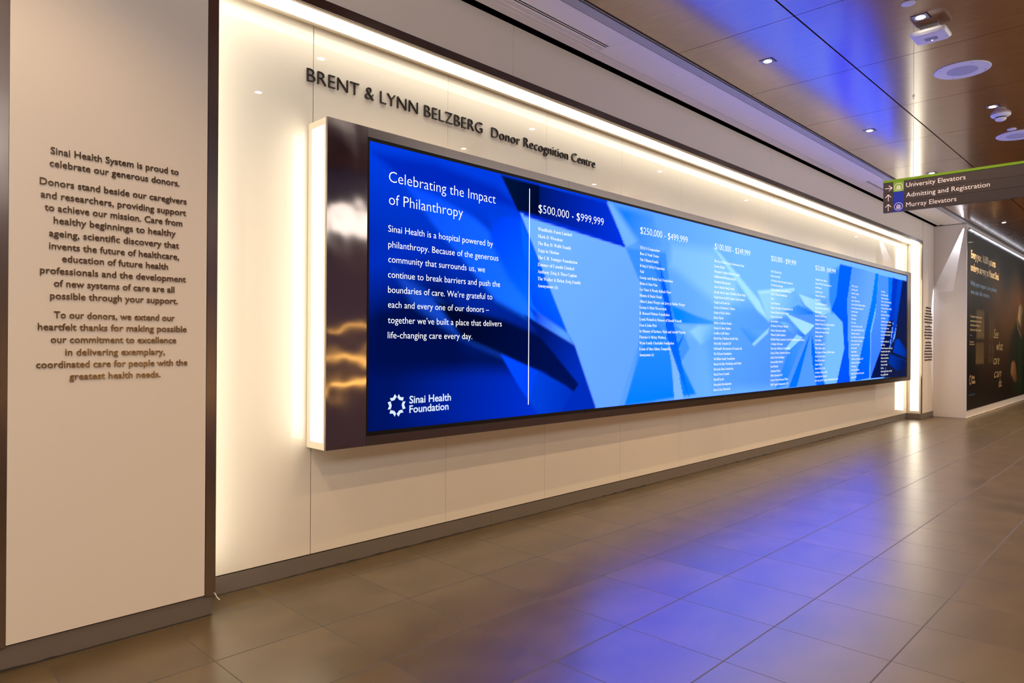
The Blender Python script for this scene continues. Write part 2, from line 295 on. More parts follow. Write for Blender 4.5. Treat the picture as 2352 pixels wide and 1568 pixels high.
CAPH = None
def cap_units():
    global CAPH
    if CAPH is None:
        co, _ = raw_text('H'); CAPH = co[:, 1].max() - co[:, 1].min()
    return CAPH

def text_lines(mb, lines, cap, fmap, w=0.001, weight=0.0, extrude=0.0, sx=None, capu=None, shear=0.0):
    """lines: [text, u0, u1, v_baseline]; fitted to the given span (or left-aligned with scale sx)"""
    cu = capu or cap_units()
    for body, u0, u1, vb in lines:
        co, fs = raw_text(body, weight, 0.1 if extrude else 0.0, 3, shear)
        if len(co) == 0: continue
        x0, x1 = co[:, 0].min(), co[:, 0].max()
        k = sx if sx else (u1 - u0) / (x1 - x0)
        s = cap / cu
        vs = []
        for x, y, z in co:
            ww = w + (extrude if (extrude and z > 0) else 0.0)
            vs.append(fmap(u0 + (x - x0) * k, vb + y * s, ww))
        mb.add(vs, fs)
    return mb

def serif(s):
    o = ''
    for ch in s:
        if 'A' <= ch <= 'Z': o += chr(0x1D400 + ord(ch) - 65)
        elif 'a' <= ch <= 'z': o += chr(0x1D41A + ord(ch) - 97)
        else: o += ch
    return o

# painted picture on a flat grid: soft-edged colour patches, used for the screen image and the printed poster
def paint(xs, zs, base, patches):
    X, Zg = np.meshgrid(xs, zs, indexing='ij')
    img = np.empty(X.shape + (3,)); img[:] = base
    for pts, c, c2, d, soft in patches:
        P = np.array(pts); n = len(P)
        inside = np.zeros(X.shape, bool); dist = np.full(X.shape, 1e9)
        for i in range(n):
            x1, y1 = P[i]; x2, y2 = P[(i + 1) % n]
            cond = (y1 > Zg) != (y2 > Zg)
            if y2 != y1:
                inside ^= cond & (X < (x2 - x1) * (Zg - y1) / (y2 - y1) + x1)
            dx, dy = x2 - x1, y2 - y1
            t = np.clip(((X - x1) * dx + (Zg - y1) * dy) / (dx * dx + dy * dy + 1e-12), 0, 1)
            dist = np.minimum(dist, np.hypot(X - x1 - t * dx, Zg - y1 - t * dy))
        sd = np.where(inside, dist, -dist)
        if soft > 0:
            a = np.clip(0.5 + sd / (2 * soft), 0, 1); a = a * a * (3 - 2 * a)
        else:
            a = inside.astype(float)
        col = np.empty(X.shape + (3,)); col[:] = srgb(*c)
        if c2 is not None:
            (ax, ay), (bx, by) = d
            L = (bx - ax) ** 2 + (by - ay) ** 2
            t = np.clip(((X - ax) * (bx - ax) + (Zg - ay) * (by - ay)) / L, 0, 1)[..., None]
            col = (1 - t) * np.array(srgb(*c)) + t * np.array(srgb(*c2))
        img = img * (1 - a[..., None]) + col * a[..., None]
    return img

def picture(name, xs, zs, img, Y, mat, parent):
    nx, nz = len(xs), len(zs)
    off = world_loc(parent)
    v = np.zeros((nx, nz, 3)); v[..., 0] = np.array(xs)[:, None]; v[..., 1] = Y; v[..., 2] = np.array(zs)[None, :]
    v = v.reshape(-1, 3) - np.array(off)
    i, j = np.meshgrid(np.arange(nx - 1), np.arange(nz - 1), indexing='ij')
    a = i * nz + j
    f = np.stack([a, a + nz, a + nz + 1, a + 1], -1).reshape(-1, 4)
    me = bpy.data.meshes.new(name)
    me.vertices.add(len(v)); me.vertices.foreach_set('co', v.ravel())
    me.loops.add(f.size); me.loops.foreach_set('vertex_index', f.ravel().astype(np.int32))
    me.polygons.add(len(f)); me.polygons.foreach_set('loop_start', (np.arange(len(f)) * 4).astype(np.int32))
    me.update(calc_edges=True); me.validate()
    ca = me.color_attributes.new('picture', 'FLOAT_COLOR', 'POINT')
    rgba = np.ones((nx * nz, 4)); rgba[:, :3] = img.reshape(-1, 3)
    ca.data.foreach_set('color', rgba.ravel())
    me.materials.append(mat)
    o = bpy.data.objects.new(name, me); COL.objects.link(o); o.parent = parent
    return o

# ------------------------------------------------------------------ materials
def mat(name, col, rough=0.5, metal=0.0, coat=0.0, coat_rough=0.05, spec=0.5, ior=1.5):
    m = bpy.data.materials.new(name); m.use_nodes = True
    b = m.node_tree.nodes['Principled BSDF']
    b.inputs['Base Color'].default_value = (*col, 1)
    b.inputs['Roughness'].default_value = rough
    b.inputs['Metallic'].default_value = metal
    b.inputs['Coat Weight'].default_value = coat
    b.inputs['Coat Roughness'].default_value = coat_rough
    b.inputs['Specular IOR Level'].default_value = spec
    b.inputs['IOR'].default_value = ior
    return m

def N(m, t, **kw):
    n = m.node_tree.nodes.new(t)
    for k, v in kw.items(): setattr(n, k, v)
    return n
def L(m, a, b): m.node_tree.links.new(a, b)
def P(m): return m.node_tree.nodes['Principled BSDF']
def coords(m, scale=(1, 1, 1)):
    t = N(m, 'ShaderNodeNewGeometry'); mp = N(m, 'ShaderNodeMapping')
    mp.inputs['Scale'].default_value = scale
    L(m, t.outputs['Position'], mp.inputs['Vector'])
    return mp.outputs['Vector']
def noise(m, vec, scale, detail=4, rough=0.55):
    n = N(m, 'ShaderNodeTexNoise'); n.inputs['Scale'].default_value = scale
    n.inputs['Detail'].default_value = detail; n.inputs['Roughness'].default_value = rough
    L(m, vec, n.inputs['Vector']); return n.outputs['Fac']
def ramp(m, fac, stops):
    r = N(m, 'ShaderNodeValToRGB'); e = r.color_ramp.elements
    while len(e) < len(stops): e.new(0.5)
    for el, (p, c) in zip(e, stops): el.position = p; el.color = (*c, 1)
    L(m, fac, r.inputs['Fac']); return r.outputs['Color']
def bump(m, h, strength, dist):
    b = N(m, 'ShaderNodeBump'); b.inputs['Strength'].default_value = strength; b.inputs['Distance'].default_value = dist
    L(m, h, b.inputs['Height']); L(m, b.outputs['Normal'], P(m).inputs['Normal']); return b
def maprange(m, v, a, b, c, d):
    n = N(m, 'ShaderNodeMapRange')
    n.inputs[1].default_value = a; n.inputs[2].default_value = b; n.inputs[3].default_value = c; n.inputs[4].default_value = d
    L(m, v, n.inputs[0]); return n.outputs[0]
def math_(m, op, a, b=None):
    n = N(m, 'ShaderNodeMath', operation=op)
    for i, x in enumerate((a, b)):
        if x is None: continue
        if isinstance(x, (int, float)): n.inputs[i].default_value = x
        else: L(m, x, n.inputs[i])
    return n.outputs[0]
def emit(name, col, strength, sample=True):
    m = mat(name, (0.02, 0.02, 0.02), 0.6, spec=0.1)
    P(m).inputs['Emission Color'].default_value = (*col, 1)
    P(m).inputs['Emission Strength'].default_value = strength
    if not sample:
        try: m.cycles.emission_sampling = 'NONE'
        except Exception: pass
    return m

M = {}
# back-painted glass of the recess: white body under a smooth clear face
m = M['glass_wall'] = mat('white_back_painted_glass', (0.72, 0.68, 0.62), 0.55, coat=1.0, coat_rough=0.008, spec=0.2)
# satin panels of the corridor wall
m = M['panel'] = mat('satin_wall_panel', (0.74, 0.69, 0.65), 0.42, coat=0.25, coat_rough=0.3)
m = M['soffit'] = mat('white_ceiling_board', (0.90, 0.89, 0.88), 0.5)
m = M['dark'] = mat('black_gap', (0.004, 0.004, 0.004), 0.9, spec=0.1)
m = M['sealant'] = mat('dark_sealant', (0.012, 0.008, 0.006), 0.8)
m = M['base'] = mat('grey_metal_baseboard', (0.17, 0.145, 0.13), 0.42, metal=0.25)
m = M['opposite'] = mat('opposite_wall_paint', (0.24, 0.18, 0.14), 0.7)
m = M['white_plastic'] = mat('white_plastic', (0.75, 0.75, 0.78), 0.4)
m = M['grille'] = mat('speaker_grille', (0.45, 0.46, 0.52), 0.6)
m = M['grey_plastic'] = mat('grey_plastic', (0.30, 0.30, 0.33), 0.5)
m = M['trim'] = mat('anodised_ceiling_trim', (0.40, 0.42, 0.47), 0.4, metal=0.2)
m = M['cream'] = mat('cream_lamp_frame', (0.78, 0.70, 0.58), 0.45)
m = M['black_bezel'] = mat('black_bezel', (0.002, 0.002, 0.002), 0.5, spec=0.2)
m = M['letter_dark'] = mat('dark_bronze_lettering', (0.018, 0.014, 0.011), 0.4, metal=0.3)
m = M['steel_thin'] = mat('steel_cable', (0.35, 0.33, 0.32), 0.35, metal=1.0)

# drywall of the hoarding: roller texture and a patched joint
m = M['drywall'] = mat('painted_drywall', (0.70, 0.66, 0.63), 0.6)
bump(m, noise(m, coords(m), 60, 3), 0.25, 0.004)

# brushed steel: fine vertical brushing and slight waviness
def brushed(name, col, rough, wave, stretch, wscale=3.0, aniso=0.6):
    m = mat(name, col, rough, metal=1.0)
    fine = noise(m, coords(m, stretch), 1.0, 3)
    wav = noise(m, coords(m, (1.6, 1.6, 1.0)), wscale, 1, 0.4)
    hh = math_(m, 'MULTIPLY', wav, wave)
    bump(m, hh, 1.0, 1.0)
    L(m, maprange(m, fine, 0.3, 0.7, rough * 0.999, rough * 1.001), P(m).inputs['Roughness'])
    P(m).inputs['Anisotropic'].default_value = aniso
    P(m).inputs['Anisotropic Rotation'].default_value = 0.0
    tg = N(m, 'ShaderNodeTangent', direction_type='RADIAL', axis='Z')
    L(m, tg.outputs[0], P(m).inputs['Tangent'])
    return m
M['steel'] = brushed('brushed_steel', (0.215, 0.19, 0.178), 0.2, 0.0012, (500, 500, 6), aniso=0.6)
M['steel_light'] = brushed('brushed_steel_edge', (0.40, 0.35, 0.32), 0.22, 0.0012, (500, 500, 6), aniso=0.6)
M['steel_panel'] = brushed('wavy_brushed_steel', (0.32, 0.28, 0.26), 0.10, 0.006, (200, 200, 3), 3.0, aniso=0.6)
M['letter_steel'] = mat('bronze_letter_metal', (0.36, 0.27, 0.17), 0.24, metal=1.0)

# wood-veneer ceiling panels under clear lacquer
m = M['wood'] = mat('lacquered_wood_veneer', (0.3, 0.1, 0.02), 0.35, coat=1.0, coat_rough=0.15, spec=0.2)
g = noise(m, coords(m, (6, 0.7, 1)), 4.0, 6, 0.65)
L(m, ramp(m, g, [(0.25, (0.17, 0.045, 0.002)), (0.75, (0.26, 0.074, 0.004))]), P(m).inputs['Base Color'])
P(m).inputs['Coat IOR'].default_value = 1.9

# porcelain floor tiles, 0.6 m square, stack bond
m = M['floor'] = mat('porcelain_floor_tile', (0.1, 0.08, 0.06), 0.3, spec=0.5, ior=2.2)
pos = N(m, 'ShaderNodeNewGeometry').outputs['Position']
sp = N(m, 'ShaderNodeSeparateXYZ'); L(m, pos, sp.inputs[0])
def grid_axis(out, origin, half):
    q = math_(m, 'DIVIDE', math_(m, 'SUBTRACT', out, origin), 0.6)
    fr = math_(m, 'FRACT', q); dist = math_(m, 'MULTIPLY', math_(m, 'SUBTRACT', 0.5, math_(m, 'ABSOLUTE', math_(m, 'SUBTRACT', fr, 0.5))), 0.6)
    return math_(m, 'FLOOR', q), math_(m, 'LESS_THAN', dist, half)
fx, gx = grid_axis(sp.outputs['X'], FLOOR_X0, 0.0026)
fy, gy = grid_axis(sp.outputs['Y'], FLOOR_Y0, 0.0042)
cmb = N(m, 'ShaderNodeCombineXYZ'); L(m, fx, cmb.inputs[0]); L(m, fy, cmb.inputs[1])
wn = N(m, 'ShaderNodeTexWhiteNoise', noise_dimensions='2D'); L(m, cmb.outputs[0], wn.inputs['Vector'])
va = N(m, 'ShaderNodeVectorMath', operation='ADD'); vs_ = N(m, 'ShaderNodeVectorMath', operation='SCALE')
L(m, wn.outputs['Color'], vs_.inputs[0]); vs_.inputs['Scale'].default_value = 40
L(m, coords(m, (1, 1.6, 1)), va.inputs[0]); L(m, vs_.outputs[0], va.inputs[1])
mott = noise(m, va.outputs[0], 2.2, 5, 0.52)
tile = ramp(m, mott, [(0.30, (0.064, 0.042, 0.016)), (0.70, (0.112, 0.075, 0.031))])
hs = N(m, 'ShaderNodeHueSaturation'); L(m, tile, hs.inputs['Color'])
L(m, maprange(m, wn.outputs['Value'], 0, 1, 0.9, 1.1), hs.inputs['Value'])
grout = math_(m, 'MAXIMUM', gx, gy)
mx = N(m, 'ShaderNodeMix', data_type='RGBA'); L(m, grout, mx.inputs['Factor']); L(m, hs.outputs[0], mx.inputs['A'])
mx.inputs['B'].default_value = (0.010, 0.006, 0.003, 1)
L(m, mx.outputs['Result'], P(m).inputs['Base Color'])
rr = maprange(m, mott, 0.3, 0.7, 0.288, 0.2881)
L(m, math_(m, 'MAXIMUM', rr, math_(m, 'MULTIPLY', grout, 0.8)), P(m).inputs['Roughness'])

M['band'] = emit('opposite_light_band', (1.0, 0.93, 0.87), BAND)
M['fill_dim'] = emit('opposite_fill_panel_dim', (1.0, 0.93, 0.87), BAND * 0.75)
M['fill_strong'] = emit('opposite_fill_panel_strong', (1.0, 0.93, 0.87), BAND * 1.6)
M['amber'] = emit('amber_led_diffuser', (1.0, 0.56, 0.14), 7.0)
M['backing'] = mat('panel_backing', (0.30, 0.25, 0.20), 0.8)
M['opposite_low'] = mat('brown_wall_panelling', (0.20, 0.14, 0.10), 0.5)
M['strip'] = emit('warm_led_diffuser', WARM, STRIP)
M['lens'] = emit('downlight_lens', (1.0, 0.88, 0.68), 30.0, sample=False)
M['tube_light'] = emit('cool_led_tube', (0.85, 0.88, 1.0), 4.0)
M['led_white'] = emit('screen_white', (1, 1, 1), 0.95, sample=False)
M['led_logo'] = emit('screen_pale_blue', srgb(215, 232, 255), 0.8, sample=False)
m = M['screen'] = mat('led_screen_image', (0.0, 0.0, 0.0), 1.0, spec=0.0)
at = N(m, 'ShaderNodeAttribute', attribute_name='picture')
L(m, at.outputs['Color'], P(m).inputs['Emission Color']); P(m).inputs['Emission Strength'].default_value = 0.76
try: m.cycles.emission_sampling = 'NONE'
except Exception: pass
m = M['print'] = mat('poster_print', (0.0, 0.0, 0.0), 0.5, coat=0.12, coat_rough=0.1, spec=0.1)
at = N(m, 'ShaderNodeAttribute', attribute_name='picture')
L(m, at.outputs['Color'], P(m).inputs['Base Color'])
M['gold_ink'] = mat('gold_ink', (0.62, 0.48, 0.26), 0.4)
M['blue_ink'] = mat('blue_ink', srgb(60, 105, 150), 0.4)
M['pink_ink'] = mat('pink_ink', srgb(190, 130, 120), 0.4)
M['sign_grey'] = mat('charcoal_sign_slat', srgb(52, 47, 52), 0.45)
M['sign_green'] = mat('green_sign_band', srgb(95, 135, 20), 0.45)
M['sign_green2'] = mat('green_sign_tile', srgb(105, 150, 50), 0.45)
M['sign_blue'] = mat('blue_sign_tile', srgb(10, 40, 165), 0.45)
M['sign_white'] = mat('white_sign_vinyl', (0.80, 0.80, 0.86), 0.5)

# ------------------------------------------------------------------ the room
XA, XB, YF = -5.0, 36.0, -0.95
mb = MB(); mb.box(XA, XB, YF - 0.1, YN + 0.1, -0.1, 0.0)
tag(mb.build('floor', M['floor']), kind='structure')

# opposite wall, ends of the corridor
tag(MB().box(XA, XB, YF - 0.1, YF, 2.95, ZC + 0.1).build('wall_opposite_upper', M['opposite']), kind='structure')
tag(MB().box(XA, XB, YF - 0.1, YF, 0, 2.95).build('wall_opposite', M['opposite_low']), kind='structure')
t_ = empty('light_band', (15.0, YF, 3.2)); tag(t_, 'pale luminous band on the opposite wall mirrored in the steel end panel, with added fill panels either side', 'light')
MB().box(5.35, 34.0, YF, YF + 0.03, 3.14, 3.2).build('frame', M['sealant'], t_)
MB().box(5.35, 6.7, YF + 0.001, YF + 0.02, 3.2, 3.62).build('diffuser', M['band'], t_)
MB().box(6.75, 34.0, YF + 0.001, YF + 0.02, 3.2, 4.2).build('diffuser', M['fill_dim'], t_)  # added fill panel, put in to brighten the fascia and edge ceiling
MB().box(XA + 0.5, 0.9, YF + 0.001, YF + 0.02, 3.2, 4.2).build('diffuser', M['fill_strong'], t_)  # added fill panel, put in to brighten the left text panel
# lit display ledges along the opposite wall, seen mirrored in the steel
for z_, h_ in ((0.90, 0.07), (1.31, 0.05), (1.80, 0.025)):
    t_ = empty('lit_ledge', (7.0, YF, z_)); tag(t_, 'warm lit ledge on the opposite wall at %s height, mirrored in the steel' % {0.90: 'hip', 1.31: 'chest', 1.80: 'head'}[z_], 'light', 'lit ledges of the opposite wall')
    for xa_, xb_ in ((2.2, 3.25), (5.4, 16.0)):
        MB().box(xa_, xb_, YF + 0.005, YF + 0.10, z_ + h_, z_ + h_ + 0.03).build('ledge', M['sealant'], t_)
        MB().box(xa_, xb_, YF + 0.005, YF + 0.015, z_, z_ + h_).build('diffuser', M['amber'], t_)
tag(MB().box(XA - 0.1, XA, YF - 0.1, YN + 0.1, 0, ZC + 0.1).build('wall_near_end', M['opposite']), kind='structure')
tag(MB().box(XB, XB + 0.1, YF - 0.1, YN + 0.1, 0, ZC + 0.1).build('wall_far_end', M['opposite']), kind='structure')

# recess: glass panels with open joints, over a dark backing
mb = MB()
xs = [NX0, 2.473] + [2.473 + 1.2225 * k for k in range(1, 12)] + [NX1]
for a, b in zip(xs[:-1], xs[1:]):
    g = 0.003 if abs(a - 2.473) < 0.01 else 0.0012
    g2 = 0.003 if abs(b - 2.473) < 0.01 else 0.0012
    mb.box(a + g, b - g2, YN, YN + 0.03, 0.122, NZ1 + 0.02)
tag(mb.build('wall_recess', M['glass_wall'], bevel=0.0012), kind='structure')
tag(MB().box(NX0 - 0.3, NX1 + 0.3, YN + 0.03, YN + 0.1, 0, ZC + 0.1).build('wall_behind_recess', M['backing']), kind='structure')

# corridor wall: text panel on the left, fascia over the recess, text panel on the right
mb = MB()
mb.box(0.693, 1.633, YO - 0.01, YN + 0.03, 0.125, ZC)
tag(mb.build('wall_left', M['panel']), kind='structure')
mb = MB(); mb.box(XA, 0.628, YO - 0.01, YN + 0.03, 0.125, ZC)
tag(mb.build('wall_far_left', M['panel']), kind='structure')
mb = MB()
fx_ = [1.639, 4.174, 9.217, 14.26, 16.82]
for a, b in zip(fx_[:-1], fx_[1:]):
    mb.box(a + 0.0015, b - 0.0015, YO, YN + 0.03, 3.843, ZC)
tag(mb.build('wall_fascia', M['panel']), kind='structure')
mb = MB(); mb.box(16.842, 17.76, YO, YN + 0.03, 0.125, ZC); 
tag(mb.build('wall_right', M['panel']), kind='structure')

# steel trims round the opening
mb = MB(); mb.box(1.636, NX0, YO - 0.012, YN, 0.117, ZC)
tag(mb.build('trim_1', M['steel_light']), kind='structure')
mb = MB(); mb.box(0.63, 0.691, YO - 0.012, YN, 0.117, ZC)
tag(mb.build('trim_2', M['steel_light']), kind='structure')
mb = MB()
tx = [NX0, 4.65, 7.554, 10.46, 13.36, NX1 + 0.06]
for a, b in zip(tx[:-1], tx[1:]): mb.box(a + 0.0008, b - 0.0008, YO - 0.006, YO + 0.03, NZ1, 3.841)
tag(mb.build('trim_3', M['steel']), kind='structure')
mb = MB(); mb.box(NX1, NX1 + 0.06, YO - 0.006, YO + 0.03, 0.117, NZ1)
tag(mb.build('trim_4', M['steel']), kind='structure')
# lining of the recess: head, right and left reveal
mb = MB(); mb.box(NX0, NX1, 4.10, YN, NZ1 + 0.012, NZ1 + 0.06)
mb.box(NX1 + 0.004, NX1 + 0.06, 4.10, YN, 0.117, NZ1 + 0.012)
tag(mb.build('trim_5', M['cream']), kind='structure')

# baseboards, each with an uneven bead of dark sealant along the floor
def bead(x0, x1, y, parent, h=0.008):
    mb = MB(); n = max(8, int((x1 - x0) / 0.05))
    pts = []
    for i in range(n + 1):
        x = x0 + (x1 - x0) * i / n
        hh = h * (0.4 + 1.2 * random.random() * (0.5 + 0.5 * math.sin(x * 2.1 + 1)))
        pts.append((x, hh))
    vs = []; fs = []
    for x, hh in pts:
        vs += [(x, y + 0.004, 0.0005), (x, y - 0.005 - hh * 0.4, 0.0005), (x, y - 0.003, hh), (x, y + 0.004, hh)]
    for i in range(n):
        for k in range(3): fs.append((i * 4 + k, i * 4 + k + 1, i * 4 + 5 + k, i * 4 + 4 + k))
    mb.add(vs, fs); mb.build('sealant_bead', M['sealant'], parent)

mb = MB()
for a, b in zip([NX0, 1.70, 4.211, 6.703, 9.223, 11.72, 14.22], [1.70, 4.211, 6.703, 9.223, 11.72, 14.22, NX1]):
    if b - a > 0.1: mb.box(a + 0.001, b - 0.001, YN - 0.002, YN + 0.03, 0.003, 0.114)
o = tag(mb.build('baseboard_recess', M['base']), kind='structure'); bead(NX0, NX1, YN - 0.002, o)
mb = MB(); mb.box(XA, 1.680, YO, YN + 0.03, 0.004, 0.117)
o = tag(mb.build('baseboard_left', M['base']), kind='structure'); bead(XA, 1.680, YO, o)
mb = MB(); mb.box(NX1 - 0.055, 17.755, YO, YN - 0.003, 0.003, 0.122)
o = tag(mb.build('baseboard_right', M['base']), kind='structure'); bead(NX1 - 0.055, 17.75, YO, o, 0.004)

# ceiling: square wood panels with open joints
mb = MB()
rows = [(-0.24, 0.82), (0.82, 2.295), (2.295, 3.365)]
k0 = -8
for r0, r1 in rows:
    for k in range(k0, 22):
        x0 = 5.632 + 1.4745 * k
        if x0 > XB or x0 + 1.47 < XA: continue
        mb.box(max(x0 + 0.0035, XA), min(x0 + 1.471, XB), r0 + 0.007, r1 - 0.007, ZC, ZC + 0.02)
tag(mb.build('ceiling', M['wood']), kind='structure')
mb = MB(); mb.box(XA, XB, YF - 0.1, YN + 0.1, ZC + 0.09, ZC + 0.15)
tag(mb.build('ceiling_void', M['dark']), kind='structure')
# white edge ceiling beside the recess wall: boards, sloping edge strip, trim rail
mb = MB()
jx = [5.082 + 1.42 * k for k in range(-8, 9)] + [17.755]
for a, b in zip(jx[:-1], jx[1:]):
    mb.box(max(a, XA) + 0.0015, b - 0.0015, 3.508, 3.872, ZC, ZC + 0.02)
    vs = []
    for x in (max(a, XA) + 0.001, b - 0.001):
        vs += [(x, 3.876, ZC), (x, 3.935, ZC + 0.012), (x, 3.995, ZC + 0.004), (x, 3.995, ZC + 0.03), (x, 3.876, ZC + 0.03)]
    mb.add(vs, [(0, 1, 6, 5), (1, 2, 7, 6), (2, 3, 8, 7), (3, 4, 9, 8), (4, 0, 5, 9), (0, 4, 3, 2, 1), (5, 6, 7, 8, 9)])
tag(mb.build('ceiling_edge', M['soffit']), kind='structure')
mb = MB(); mb.box(XA, XB, YF, -0.36, ZC, ZC + 0.02)
tag(mb.build('ceiling_edge_opposite', M['wood']), kind='structure')
mb = MB()
tj = [XA, -0.15, 3.49, 7.152, 10.815, 14.47, 18.13, 21.8, 25.5, XB]
for a, b in zip(tj[:-1], tj[1:]): mb.box(a + 0.001, b - 0.001, 3.405, 3.498, ZC - 0.004, ZC + 0.03)
tag(mb.build('trim_6', M['trim']), kind='structure')
mb = MB(); mb.box(XA, XB, 3.383, 3.388, ZC - 0.001, ZC + 0.05)
tag(mb.build('trim_7', M['trim']), kind='structure')

# hoarding: white drywall return and the poster wall
mb = MB()
mb.box(17.765, XB, 3.443, YO + 0.25, 0.0, 4.262)
o = tag(mb.build('wall_hoarding', M['drywall'], bevel=0.004), kind='structure')
mb = MB()
n = 40
for i in range(n):      # ragged tape seam across the return
    y0 = 3.46 + (YO - 3.47) * i / n; y1 = 3.46 + (YO - 3.47) * (i + 1) / n
    z = 2.79 + 0.006 * math.sin(i * 1.7)
    mb.box(17.7625, 17.766, y0, y1, z, z + 0.004 + 0.004 * random.random())
mb.build('tape_seam', M['drywall'], o)
mb = MB(); mb.box(17.758, 17.775, 3.434, 3.443, 0.165, 4.15)
mb.box(17.752, 17.765, 3.434, 3.452, 0.165, 4.15)
mb.build('corner_bead', M['white_plastic'], o)
mb = MB(); pts = []
for i in range(120):
    x = 17.77 + 0.12 * i
    pts.append((x, 3.440 - 0.004 * random.random(), 0.006 + 0.007 * random.random()))
mb.tube(pts, 0.008, 6); mb.build('caulk_bead', M['drywall'], o)

# ------------------------------------------------------------------ built-in linear lights of the recess
def strip_light(name, label, loc, frame, glow, group):
    t = empty(name, loc); tag(t, label, 'light', group)
    f = MB()
    for b in frame: f.box(*b)
    f.build('frame', M['cream'], t)
    g = MB().box(*glow); g.build('diffuser', M['strip'], t)
    return t
zl = NZ1
strip_light('strip_light', 'long warm white light strip along the top of the recess above the lettering',
            (9.2, 4.19, zl),
            [(NX0 + 0.01, NX1 - 0.002, 4.085, 4.108, zl - 0.002, zl + 0.012), (NX0 + 0.01, NX1 - 0.002, 4.273, 4.30, zl - 0.004, zl + 0.012)],
            (NX0 + 0.02, NX1 - 0.03, 4.109, 4.272, zl + 0.001, zl + 0.009), 'linear lights lining the recess')
strip_light('strip_light', 'tall warm white light strip upright at the far right end of the recess',
            (NX1, 4.2, 0.125),
            [(NX1 - 0.003, NX1 + 0.004, 4.08, 4.115, 0.125, NZ1), (NX1 - 0.003, NX1 + 0.004, 4.285, 4.33, 0.125, NZ1),
             (NX1 - 0.003, NX1 + 0.004, 4.115, 4.285, 0.125, 0.175), (NX1 - 0.003, NX1 + 0.004, 4.115, 4.285, 3.745, NZ1)],
            (NX1 - 0.001, NX1 + 0.004, 4.115, 4.285, 0.175, 3.745), 'linear lights lining the recess')
strip_light('strip_light', 'warm white light strip hidden behind the steel edge of the left pillar',
            (NX0, 4.2, 0.125),
            [(NX0 + 0.0005, NX0 + 0.004, 4.09, 4.125, 0.125, NZ1), (NX0 + 0.0005, NX0 + 0.004, 4.285, 4.33, 0.125, NZ1)],
            (NX0 + 0.0005, NX0 + 0.003, 4.125, 4.285, 0.175, 3.745), 'linear lights lining the recess')

# ------------------------------------------------------------------ the donor display
DX0, DX1, DZ0, DZ1 = 2.437, 16.10, 0.868, 3.096
S0, S1, SZ0, SZ1 = SCREEN
disp = empty('display_wall', (9.2, YS, DZ0))
tag(disp, 'long brushed steel framed blue donor screen mounted across the lit white recess', 'screen')
# casing: back box, side panel, rails
mb = MB(); mb.box(DX0 + 0.01, DX1 - 0.01, YS + 0.02, YN - 0.002, DZ0 + 0.01, DZ1 - 0.01); mb.build('casing', M['cream'], disp)
# steel end panel, rippled sheet
mb = MB(); nx_, nz_ = 14, 60
mb.box(DX0, 2.753, YS, YS + 0.02, DZ0, DZ1)
o = mb.build('end_panel', M['steel_panel'], disp); o['label'] = 'rippled brushed steel end panel'
mb = MB()
for a, b in ((2.755, 4.948), (4.950, 10.4), (10.402, DX1)): mb.box(a, b, YS, YS + 0.02, 3.029, DZ1)
mb.build('top_rail', M['steel'], disp)
mb = MB()
for a, b in ((2.755, 7.836), (7.838, 12.0), (12.002, DX1)): mb.box(a, b, YS, YS + 0.02, DZ0, 0.936)
mb.build('bottom_rail', M['steel'], disp)
mb = MB(); mb.box(15.83, DX1, YS, YS + 0.02, 0.936, 3.029); mb.build('right_rail', M['steel'], disp)
mb = MB()
bz = [(2.755, S0, 0.936, 3.029), (S1, 15.83, 0.936, 3.029), (S0, S1, 0.936, SZ0), (S0, S1, SZ1, 3.029)]
for a, b, c, d in bz: mb.box(a, b, YS + 0.004, YS + 0.02, c, d)
mb.build('bezel', M['black_bezel'], disp)
# picture
xs = np.geomspace(S0, S1, SCR_NX); zs = np.linspace(SZ0, SZ1, SCR_NZ)
img = paint(xs, zs, srgb(0, 40, 170), FACETS)
boost = np.ones_like(img); bl = img[..., 2]
wgt = np.clip((bl - 0.5) * 2, 0, 1)
img[..., 0] *= 1 - 0.06 * wgt; img[..., 1] *= 1 + 0.2 * wgt
img[..., 2] = np.where(bl > 0.75, bl * 1.0 + (bl - 0.75) * SCREEN_BLUE, bl)
scr = picture('screen', xs, zs, img, YS + 0.006, M['screen'], disp)
# words on the screen
W = on_wall(YS + 0.006)
text_lines(MB(), HEAD, HEAD_CAP, W, 0.0012, -0.012).build('heading_text', M['led_white'], scr)
text_lines(MB(), BODY, BODY_CAP, W, 0.0012, -0.006).build('paragraph_text', M['led_white'], scr)
MB().box(DIV[0] - 0.004, DIV[0] + 0.004, YS + 0.0048, YS + 0.0055, DIV[1], DIV[2]).build('divider_line', M['led_white'], scr)
mb = text_lines(MB(), LOGO, LOGO_CAP, W, 0.0012, 0.016)
for k in range(6):
    a = math.radians(60 * k - 2); ca, sa = math.cos(a), math.sin(a)
    pr = [(0.56, 0.02), (0.66, 0.33), (0.98, 0.36), (0.84, 0.03), (1.02, -0.30), (0.70, -0.38)]
    R_ = STAR[2]
    mb.add([W(STAR[0] + R_ * (r * ca - t * sa), STAR[1] + R_ * (r * sa + t * ca), 0.0012) for r, t in pr], [(0, 1, 2, 3), (0, 3, 4, 5)])
mb.build('foundation_logo', M['led_logo'], scr)
co, _ = raw_text(serif('H'), NAME_W); name_cap_u = co[:, 1].max() - co[:, 1].min()
ratio = []
for hl, x0, za, zb, ri, rw, names in COLS[:3]:
    nm = names.split('|'); co, _ = raw_text(serif(nm[ri]), NAME_W); ratio.append(rw / (co[:, 0].max() - co[:, 0].min()))
name_sx = sum(ratio) / len(ratio)
